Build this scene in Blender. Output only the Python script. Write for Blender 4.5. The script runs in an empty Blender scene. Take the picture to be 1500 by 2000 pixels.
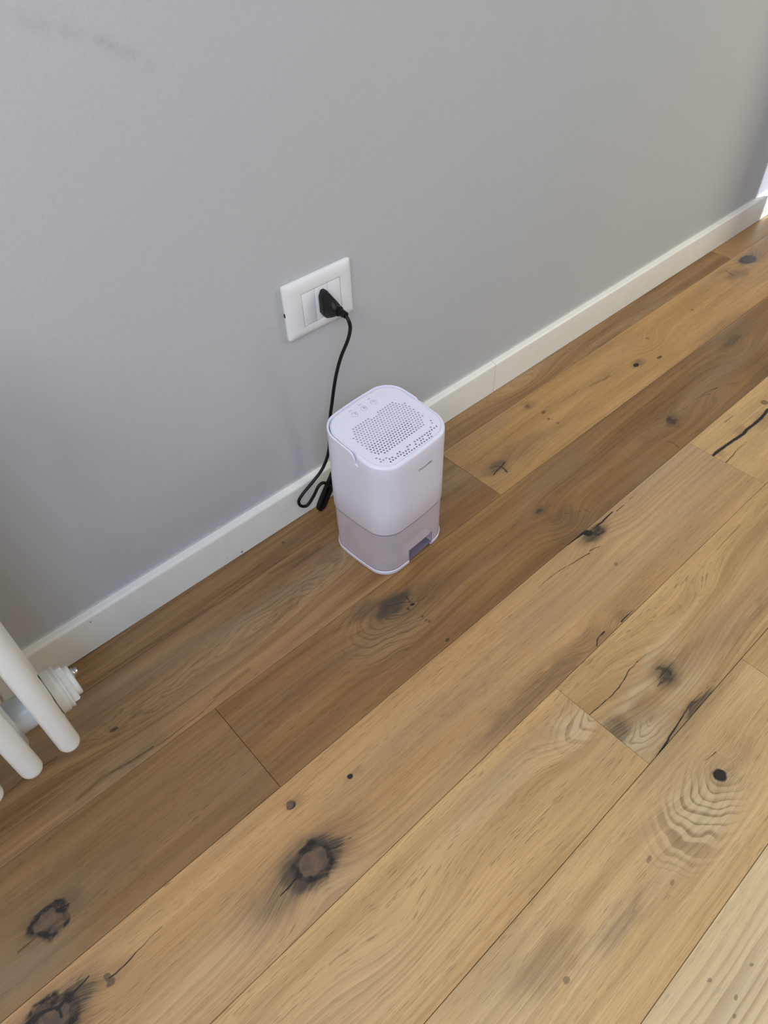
import bpy, bmesh, math, random
from math import pi, sin, cos, sqrt, exp
from mathutils import Vector, Matrix
from mathutils.geometry import delaunay_2d_cdt
import numpy as np

random.seed(7)
SC = bpy.context.scene
COL = SC.collection

# ------------------------------------------------------------------ camera
# world: wall is the plane y=0, room is y<0, floor z=0, metres
CAM_R = ((0.738107, -0.674031, -0.029669), (-0.507212, -0.525359, -0.683179), (0.444897, 0.519308, -0.729648))
CAM_C = (-0.543524, -0.760404, 0.922006)
camd = bpy.data.cameras.new('camera')
cam = bpy.data.objects.new('camera', camd)
COL.objects.link(cam)
r, d, f = (Vector(v) for v in CAM_R)          # right, down, forward
cam.matrix_world = Matrix(((r.x, -d.x, -f.x, CAM_C[0]), (r.y, -d.y, -f.y, CAM_C[1]), (r.z, -d.z, -f.z, CAM_C[2]), (0, 0, 0, 1)))
camd.sensor_fit = 'VERTICAL'
camd.sensor_height = 24.0
camd.lens = 1417.24 / 2000.0 * 24.0
camd.clip_start = 0.02
SC.camera = cam

# ------------------------------------------------------------------ light
W = bpy.data.worlds.new('world')
SC.world = W
W.use_nodes = True
WB = W.node_tree.nodes['Background']
WB.inputs[0].default_value = (0.80, 0.84, 0.95, 1)
WB.inputs[1].default_value = 0.25
SC.view_settings.view_transform = 'Standard'
SC.view_settings.look = 'None'
SC.view_settings.exposure = -0.06
SC.view_settings.gamma = 1.0
SC.view_settings.use_curve_mapping = False

def area(name, loc, target, sx, sy, power, col):
    l = bpy.data.lights.new(name, 'AREA')
    l.shape = 'RECTANGLE'; l.size = sx; l.size_y = sy; l.energy = power; l.color = col
    o = bpy.data.objects.new(name, l)
    COL.objects.link(o)
    o.location = loc
    o.rotation_euler = (Vector(target) - Vector(loc)).to_track_quat('-Z', 'Y').to_euler()
    return o

# daylight at the openings: window in the left wall, glazed door on the right and window in front
area('window_light_left', (-1.72, -1.05, 1.95), (0, -1.05, 1.95), 1.5, 1.1, 34.8, (1.0, 0.952, 0.832))
area('daylight_outside_door', (2.30, -1.30, 1.30), (1.2, 0, 0.5), 0.4, 1.6, 20.5, (1.0, 0.92, 0.645))
area('window_light_front', (-1.2, -2.03, 2.1), (-0.2, 0, 0.4), 0.8, 0.8, 25.6, (0.485, 0.677, 1.0))

# low sun falling through the slit between the door frame and the wall end
sl = bpy.data.lights.new('sunlight_door_gap', 'SPOT'); sl.energy = 200.0; sl.spot_size = 0.35; sl.spot_blend = 0.3; sl.shadow_soft_size = 0.01; sl.color = (0.92, 0.97, 1.0)
slo = bpy.data.objects.new('sunlight_door_gap', sl); COL.objects.link(slo)
slo.location = (2.60, -0.325, 0.40)
slo.rotation_euler = (Vector((1.49, -0.01, 0.09)) - slo.location).to_track_quat('-Z', 'Y').to_euler()

# ------------------------------------------------------------------ helpers
def tag(o, label=None, cat=None, group=None, kind=None):
    if label: o['label'] = label
    if cat: o['category'] = cat
    if group: o['group'] = group
    if kind: o['kind'] = kind
    return o

def link(name, mesh, mat=None, parent=None):
    o = bpy.data.objects.new(name, mesh)
    COL.objects.link(o)
    if mat is not None and not mesh.materials: mesh.materials.append(mat)
    if parent is not None: o.parent = parent
    return o

def empty(name, loc=(0, 0, 0), rz=0.0):
    o = bpy.data.objects.new(name, None)
    COL.objects.link(o); o.location = loc; o.rotation_euler = (0, 0, rz)
    o.empty_display_size = 0.03
    return o

def bm_obj(name, bm, mat, parent=None, smooth=False):
    bmesh.ops.recalc_face_normals(bm, faces=bm.faces[:])
    me = bpy.data.meshes.new(name)
    bm.to_mesh(me); bm.free()
    if smooth:
        for p in me.polygons: p.use_smooth = True
        if smooth != 'all':
            me.set_sharp_from_angle(angle=math.radians(38))
    return link(name, me, mat, parent)

def box_bm(x0, x1, y0, y1, z0, z1, bev=0.0, seg=1, bm=None):
    b = bm or bmesh.new()
    vs = [b.verts.new((x, y, z)) for x in (x0, x1) for y in (y0, y1) for z in (z0, z1)]
    idx = [(0, 1, 3, 2), (4, 6, 7, 5), (0, 4, 5, 1), (2, 3, 7, 6), (0, 2, 6, 4), (1, 5, 7, 3)]
    fs = [b.faces.new([vs[i] for i in t]) for t in idx]
    if bev > 0:
        es = list({e for f_ in fs for e in f_.edges})
        bmesh.ops.bevel(b, geom=es, offset=bev, segments=seg, profile=0.5, affect='EDGES')
    return b

def loft(rings, cap0=True, cap1=True, bm=None, closed=True):
    """rings: lists of 3-D points, same count"""
    b = bm or bmesh.new()
    R = [[b.verts.new(p) for p in ring] for ring in rings]
    n = len(R[0])
    for i in range(len(R) - 1):
        for j in range(n if closed else n - 1):
            k = (j + 1) % n
            b.faces.new((R[i][j], R[i][k], R[i + 1][k], R[i + 1][j]))
    if cap0: b.faces.new(R[0][::-1])
    if cap1: b.faces.new(R[-1])
    return b

def lathe(prof, axis='z', origin=(0, 0, 0), n=32, bm=None):
    """prof: (r, h) along the axis"""
    O = Vector(origin); rings = []
    for rr, h in prof:
        ring = []
        for k in range(n):
            a = 2 * pi * k / n; c, s = rr * cos(a), rr * sin(a)
            ring.append(O + Vector({'z': (c, s, h), 'x': (h, c, s), 'y': (c, h, s)}[axis]))
        rings.append(ring)
    return loft(rings, bm=bm)

def catmull(pts, sub=8):
    P = [Vector(p) for p in pts]
    P = [P[0] * 2 - P[1]] + P + [P[-1] * 2 - P[-2]]
    out = []
    for i in range(1, len(P) - 2):
        p0, p1, p2, p3 = P[i - 1:i + 3]
        for k in range(sub):
            t = k / sub
            out.append(0.5 * ((2 * p1) + (-p0 + p2) * t + (2 * p0 - 5 * p1 + 4 * p2 - p3) * t * t + (-p0 + 3 * p1 - 3 * p2 + p3) * t ** 3))
    out.append(P[-2])
    return out

def tube(pts, rad, n=10, bm=None):
    """swept round tube; rad a number or list"""
    P = [Vector(p) for p in pts]; m = len(P)
    rads = rad if isinstance(rad, (list, tuple)) else [rad] * m
    T = [(P[min(i + 1, m - 1)] - P[max(i - 1, 0)]).normalized() for i in range(m)]
    u = T[0].orthogonal().normalized(); rings = []
    for i in range(m):
        u = (u - T[i] * u.dot(T[i])).normalized(); v = T[i].cross(u)
        rings.append([P[i] + (u * cos(2 * pi * k / n) + v * sin(2 * pi * k / n)) * rads[i] for k in range(n)])
    return loft(rings, bm=bm)

# ------------------------------------------------------------------ node helper
class NT:
    def __init__(s, tree): s.t = tree; s.n = tree.nodes; s.l = tree.links
    def put(s, sock, v):
        if v is None: return
        if isinstance(v, bpy.types.NodeSocket): s.l.new(v, sock)
        elif isinstance(v, (tuple, list)) and len(v) == 3 and sock.type == 'RGBA': sock.default_value = (*v, 1)
        else: sock.default_value = v
    def m(s, op, a, b=None, c=None, clamp=False):
        n = s.n.new('ShaderNodeMath'); n.operation = op; n.use_clamp = clamp
        for i, v in enumerate((a, b, c)): s.put(n.inputs[i], v)
        return n.outputs[0]
    def add(s, a, b): return s.m('ADD', a, b)
    def sub(s, a, b): return s.m('SUBTRACT', a, b)
    def mul(s, a, b): return s.m('MULTIPLY', a, b)
    def mx(s, a, b): return s.m('MAXIMUM', a, b)
    def vm(s, op, a, b=None, out=0):
        n = s.n.new('ShaderNodeVectorMath'); n.operation = op
        s.put(n.inputs[0], a)
        if b is not None: s.put(n.inputs['Scale'] if op == 'SCALE' else n.inputs[1], b)
        return n.outputs[out]
    def xyz(s, x=0.0, y=0.0, z=0.0):
        n = s.n.new('ShaderNodeCombineXYZ')
        for i, v in enumerate((x, y, z)): s.put(n.inputs[i], v)
        return n.outputs[0]
    def noise(s, vec, scale=1.0, detail=2.0, rough=0.5, col=False):
        n = s.n.new('ShaderNodeTexNoise'); s.put(n.inputs['Vector'], vec)
        n.inputs['Scale'].default_value = scale; n.inputs['Detail'].default_value = detail; n.inputs['Roughness'].default_value = rough
        return n.outputs['Color' if col else 'Fac']
    def ss(s, v, a, b, o0=0.0, o1=1.0):
        n = s.n.new('ShaderNodeMapRange'); n.interpolation_type = 'SMOOTHSTEP'
        s.put(n.inputs[0], v)
        for i, x in enumerate((a, b, o0, o1)): s.put(n.inputs[i + 1], x)
        return n.outputs[0]
    def mix(s, fac, a, b, mode='MIX'):
        n = s.n.new('ShaderNodeMix'); n.data_type = 'RGBA'; n.blend_type = mode
        s.put(n.inputs[0], fac); s.put(n.inputs[6], a); s.put(n.inputs[7], b)
        return n.outputs[2]
    def gray(s, v):
        n = s.n.new('ShaderNodeCombineColor')
        for i in range(3): s.put(n.inputs[i], v)
        return n.outputs[0]

def new_mat(name):
    m = bpy.data.materials.new(name); m.use_nodes = True
    t = NT(m.node_tree); b = m.node_tree.nodes['Principled BSDF']
    return m, t, b

def srgb(r, g, b):
    f_ = lambda c: c / 12.92 if c <= 0.04045 else ((c + 0.055) / 1.055) ** 2.4
    return (f_(r / 255), f_(g / 255), f_(b / 255))

def simple(name, col, rough=0.4, spec=0.5, metal=0.0, grain=0.03, bump=0.0, bscale=400.0):
    """plain paint / plastic with slight procedural tone and roughness variation"""
    m, t, b = new_mat(name)
    tc = t.n.new('ShaderNodeTexCoord')
    nz = t.noise(tc.outputs['Object'], 35.0, 3.0)
    c = t.mix(1.0, (*col, 1), t.gray(t.ss(nz, 0.25, 0.75, 1 - grain, 1 + grain)), 'MULTIPLY')
    t.put(b.inputs['Base Color'], c)
    b.inputs['Roughness'].default_value = rough; b.inputs['Metallic'].default_value = metal
    b.inputs['Specular IOR Level'].default_value = spec
    if bump:
        n = t.n.new('ShaderNodeBump'); n.inputs['Strength'].default_value = bump; n.inputs['Distance'].default_value = 0.001
        t.put(n.inputs['Height'], t.noise(tc.outputs['Object'], bscale, 2.0)); t.put(b.inputs['Normal'], n.outputs[0])
    return m

# ------------------------------------------------------------------ room shell
XL, XR, YF, ZC = -1.75, 1.517, -2.12, 2.75

def wall_material():
    m, t, b = new_mat('grey_wall_paint')
    tc = t.n.new('ShaderNodeTexCoord'); P = tc.outputs['Object']
    base = srgb(189, 191, 195)
    big = t.noise(P, 2.2, 3.0)
    c = t.mix(1.0, (*base, 1), t.gray(t.ss(big, 0.25, 0.75, 0.985, 1.015)), 'MULTIPLY')
    wob = t.vm('SCALE', t.vm('SUBTRACT', t.noise(P, 14.0, 2.0, col=True), (0.5, 0.5, 0.5)), 0.012)
    Pw = t.vm('ADD', P, wob)
    # scuff marks left by a chair or a hand, upper left
    def seg(A, B, w):
        A, B = Vector(A), Vector(B); ba = B - A
        pa = t.vm('SUBTRACT', Pw, tuple(A))
        h = t.m('MULTIPLY', t.vm('DOT_PRODUCT', pa, tuple(ba), out=1), 1 / ba.length_squared, clamp=True)
        d_ = t.vm('LENGTH', t.vm('SUBTRACT', pa, t.vm('SCALE', tuple(ba), h)), out=1)
        return t.ss(d_, 0.0, w, 1.0, 0.0)
    s1 = t.mul(seg((-0.283, 0, 0.770), (-0.172, 0, 0.711), 0.014), 0.55)
    s2 = seg((-0.222, 0, 0.737), (-0.185, 0, 0.718), 0.010)
    sm = t.mul(t.mx(s1, s2), t.ss(t.noise(P, 60.0, 2.0), 0.25, 0.7))
    c = t.mix(t.mul(sm, 0.22), c, (*srgb(120, 120, 128), 1))
    # a smear of white caulk along the skirting
    sep = t.n.new('ShaderNodeSeparateXYZ'); t.put(sep.inputs[0], P)
    edge = t.add(sep.outputs[2], t.mul(t.sub(t.noise(P, 90.0, 3.0), 0.5), 0.010))
    c = t.mix(t.ss(edge, 0.0735, 0.0775, 0.55, 0.0), c, (*srgb(226, 225, 220), 1))
    t.put(b.inputs['Base Color'], c)
    b.inputs['Roughness'].default_value = 0.75; b.inputs['Specular IOR Level'].default_value = 0.3
    n = t.n.new('ShaderNodeBump'); n.inputs['Strength'].default_value = 0.25; n.inputs['Distance'].default_value = 0.0012
    t.put(n.inputs['Height'], t.add(t.noise(P, 260.0, 2.0), t.mul(t.noise(P, 60.0, 2.0), 0.8)))
    t.put(b.inputs['Normal'], n.outputs[0])
    return m

M_WALL = wall_material()
M_CEIL = simple('white_ceiling_paint', srgb(235, 235, 232), 0.8, 0.2)
M_TRIM = simple('cream_lacquer', srgb(238, 237, 231), 0.30, 0.5, grain=0.015)
M_FRAME = simple('white_frame_lacquer', srgb(232, 234, 234), 0.35, 0.5, grain=0.01)

tag(bm_obj('wall_back', box_bm(XL - 0.1, XR + 0.25, 0.0, 0.1, -0.03, ZC), M_WALL), kind='structure')
tag(bm_obj('ceiling', box_bm(XL - 0.1, XR + 0.1, YF - 0.1, 0.1, ZC + 0.001, ZC + 0.1), M_CEIL), kind='structure')

def wall_with_opening(name, mk, a0, a1, w0, w1, z0, z1):
    """wall panel between a0..a1 with an opening w0..w1, z0..z1; mk maps a span to a box"""
    b = bmesh.new()
    for s0, s1, q0, q1 in ((a0, w0, -0.03, ZC), (w1, a1, -0.03, ZC), (w0, w1, -0.03, z0), (w0, w1, z1, ZC)):
        mk(s0, s1, q0, q1, b)
    return tag(bm_obj(name, b, M_WALL), kind='structure')

# right wall: stops just short of the back wall, daylight slips through the slit beside the door frame
wall_with_opening('wall_right', lambda s0, s1, q0, q1, b: box_bm(XR, XR + 0.10, s0, s1, q0, q1, bm=b), YF, -0.115, -1.58, -0.32, 0.06, 2.24)
wall_with_opening('wall_front', lambda s0, s1, q0, q1, b: box_bm(s0, s1, YF - 0.1, YF, q0, q1, bm=b), XL, XR, -1.62, -0.78, 1.70, 2.52)
wall_with_opening('wall_left', lambda s0, s1, q0, q1, b: box_bm(XL - 0.1, XL, s0, s1, q0, q1, bm=b), YF, 0.0, -1.83, -0.27, 1.37, 2.53)

def window_unit(name, mk, w0, w1, z0, z1):
    e = tag(empty(name), kind='structure')
    for s0, s1, q0, q1 in ((w0, w0 + .05, z0, z1), (w1 - .05, w1, z0, z1), (w0 + .05, w1 - .05, z0, z0 + .05), (w0 + .05, w1 - .05, z1 - .05, z1)):
        bm_obj('window_frame', mk(s0, s1, q0, q1), M_FRAME, e)
    return e
window_unit('window_1', lambda s0, s1, q0, q1: box_bm(XR + .03, XR + .09, s0, s1, q0, q1, .004), -1.58, -0.32, 0.06, 2.24)
window_unit('window_2', lambda s0, s1, q0, q1: box_bm(s0, s1, YF - .09, YF - .03, q0, q1, .004), -1.62, -0.78, 1.70, 2.52)
window_unit('window_3', lambda s0, s1, q0, q1: box_bm(XL - .09, XL - .03, s0, s1, q0, q1, .004), -1.83, -0.27, 1.37, 2.53)

# door frame at the end of the wall, a finger-wide gap from the skirting
df = tag(empty('door_1', (XR, -0.07, 0)), kind='structure')
bm_obj('door_jamb', box_bm(0.0, 0.10, -0.045, 0.020, 0.0, 2.1, .003), M_FRAME, df)
bm_obj('door_casing', box_bm(-0.014, 0.0, -0.105, -0.030, 0.0, 2.15, .003), M_FRAME, df)

# skirting boards
SK = [(0, 0.0012), (-0.012, 0.0012), (-0.012, 0.0640), (-0.0118, 0.0662), (-0.0110, 0.0680), (-0.0095, 0.0692), (-0.0075, 0.0697), (0, 0.0708)]
sk = tag(empty('baseboard_back'), kind='structure')
for x0, x1 in ((-1.745, -0.812), (-0.811, 0.4044), (0.4056, 1.5165)):
    bm_obj('skirting_board', loft([[(x0, y, z) for y, z in SK], [(x1, y, z) for y, z in SK]]), M_TRIM, sk, True)
M_GROUT = simple('grey_grout', srgb(120, 118, 112), 0.9, 0.2)
bm_obj('grout_joint', loft([[(x, y * 0.93, 0.0012 + (z - 0.0012) * 0.985) for y, z in SK] for x in (0.4044, 0.4056)]), M_GROUT, sk)
M_CHIP = simple('chipped_grey', srgb(126, 130, 134), 0.8, 0.2)
for (cx, cz, rr) in ((-0.2157, 0.0065, 0.0022), (-0.2441, 0.0141, 0.0008), (-0.4706, 0.0591, 0.0013)):
    bm_obj('paint_chip', lathe([(rr, 0.0), (rr * 0.7, -0.0003)], 'y', (cx, -0.012, cz), 7), M_CHIP, sk)

# ------------------------------------------------------------------ oak floor
ROWS = [0.0, -0.067, -0.2174, -0.3701, -0.5228, -0.6754, -0.8281, -0.9808, -1.1335, -1.2862]
JOINT = {0: 1.236, 1: 0.1956, 2: -0.4055, 3: 0.5505, 4: -0.0353, 5: 0.1947, 6: 0.62}
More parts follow.
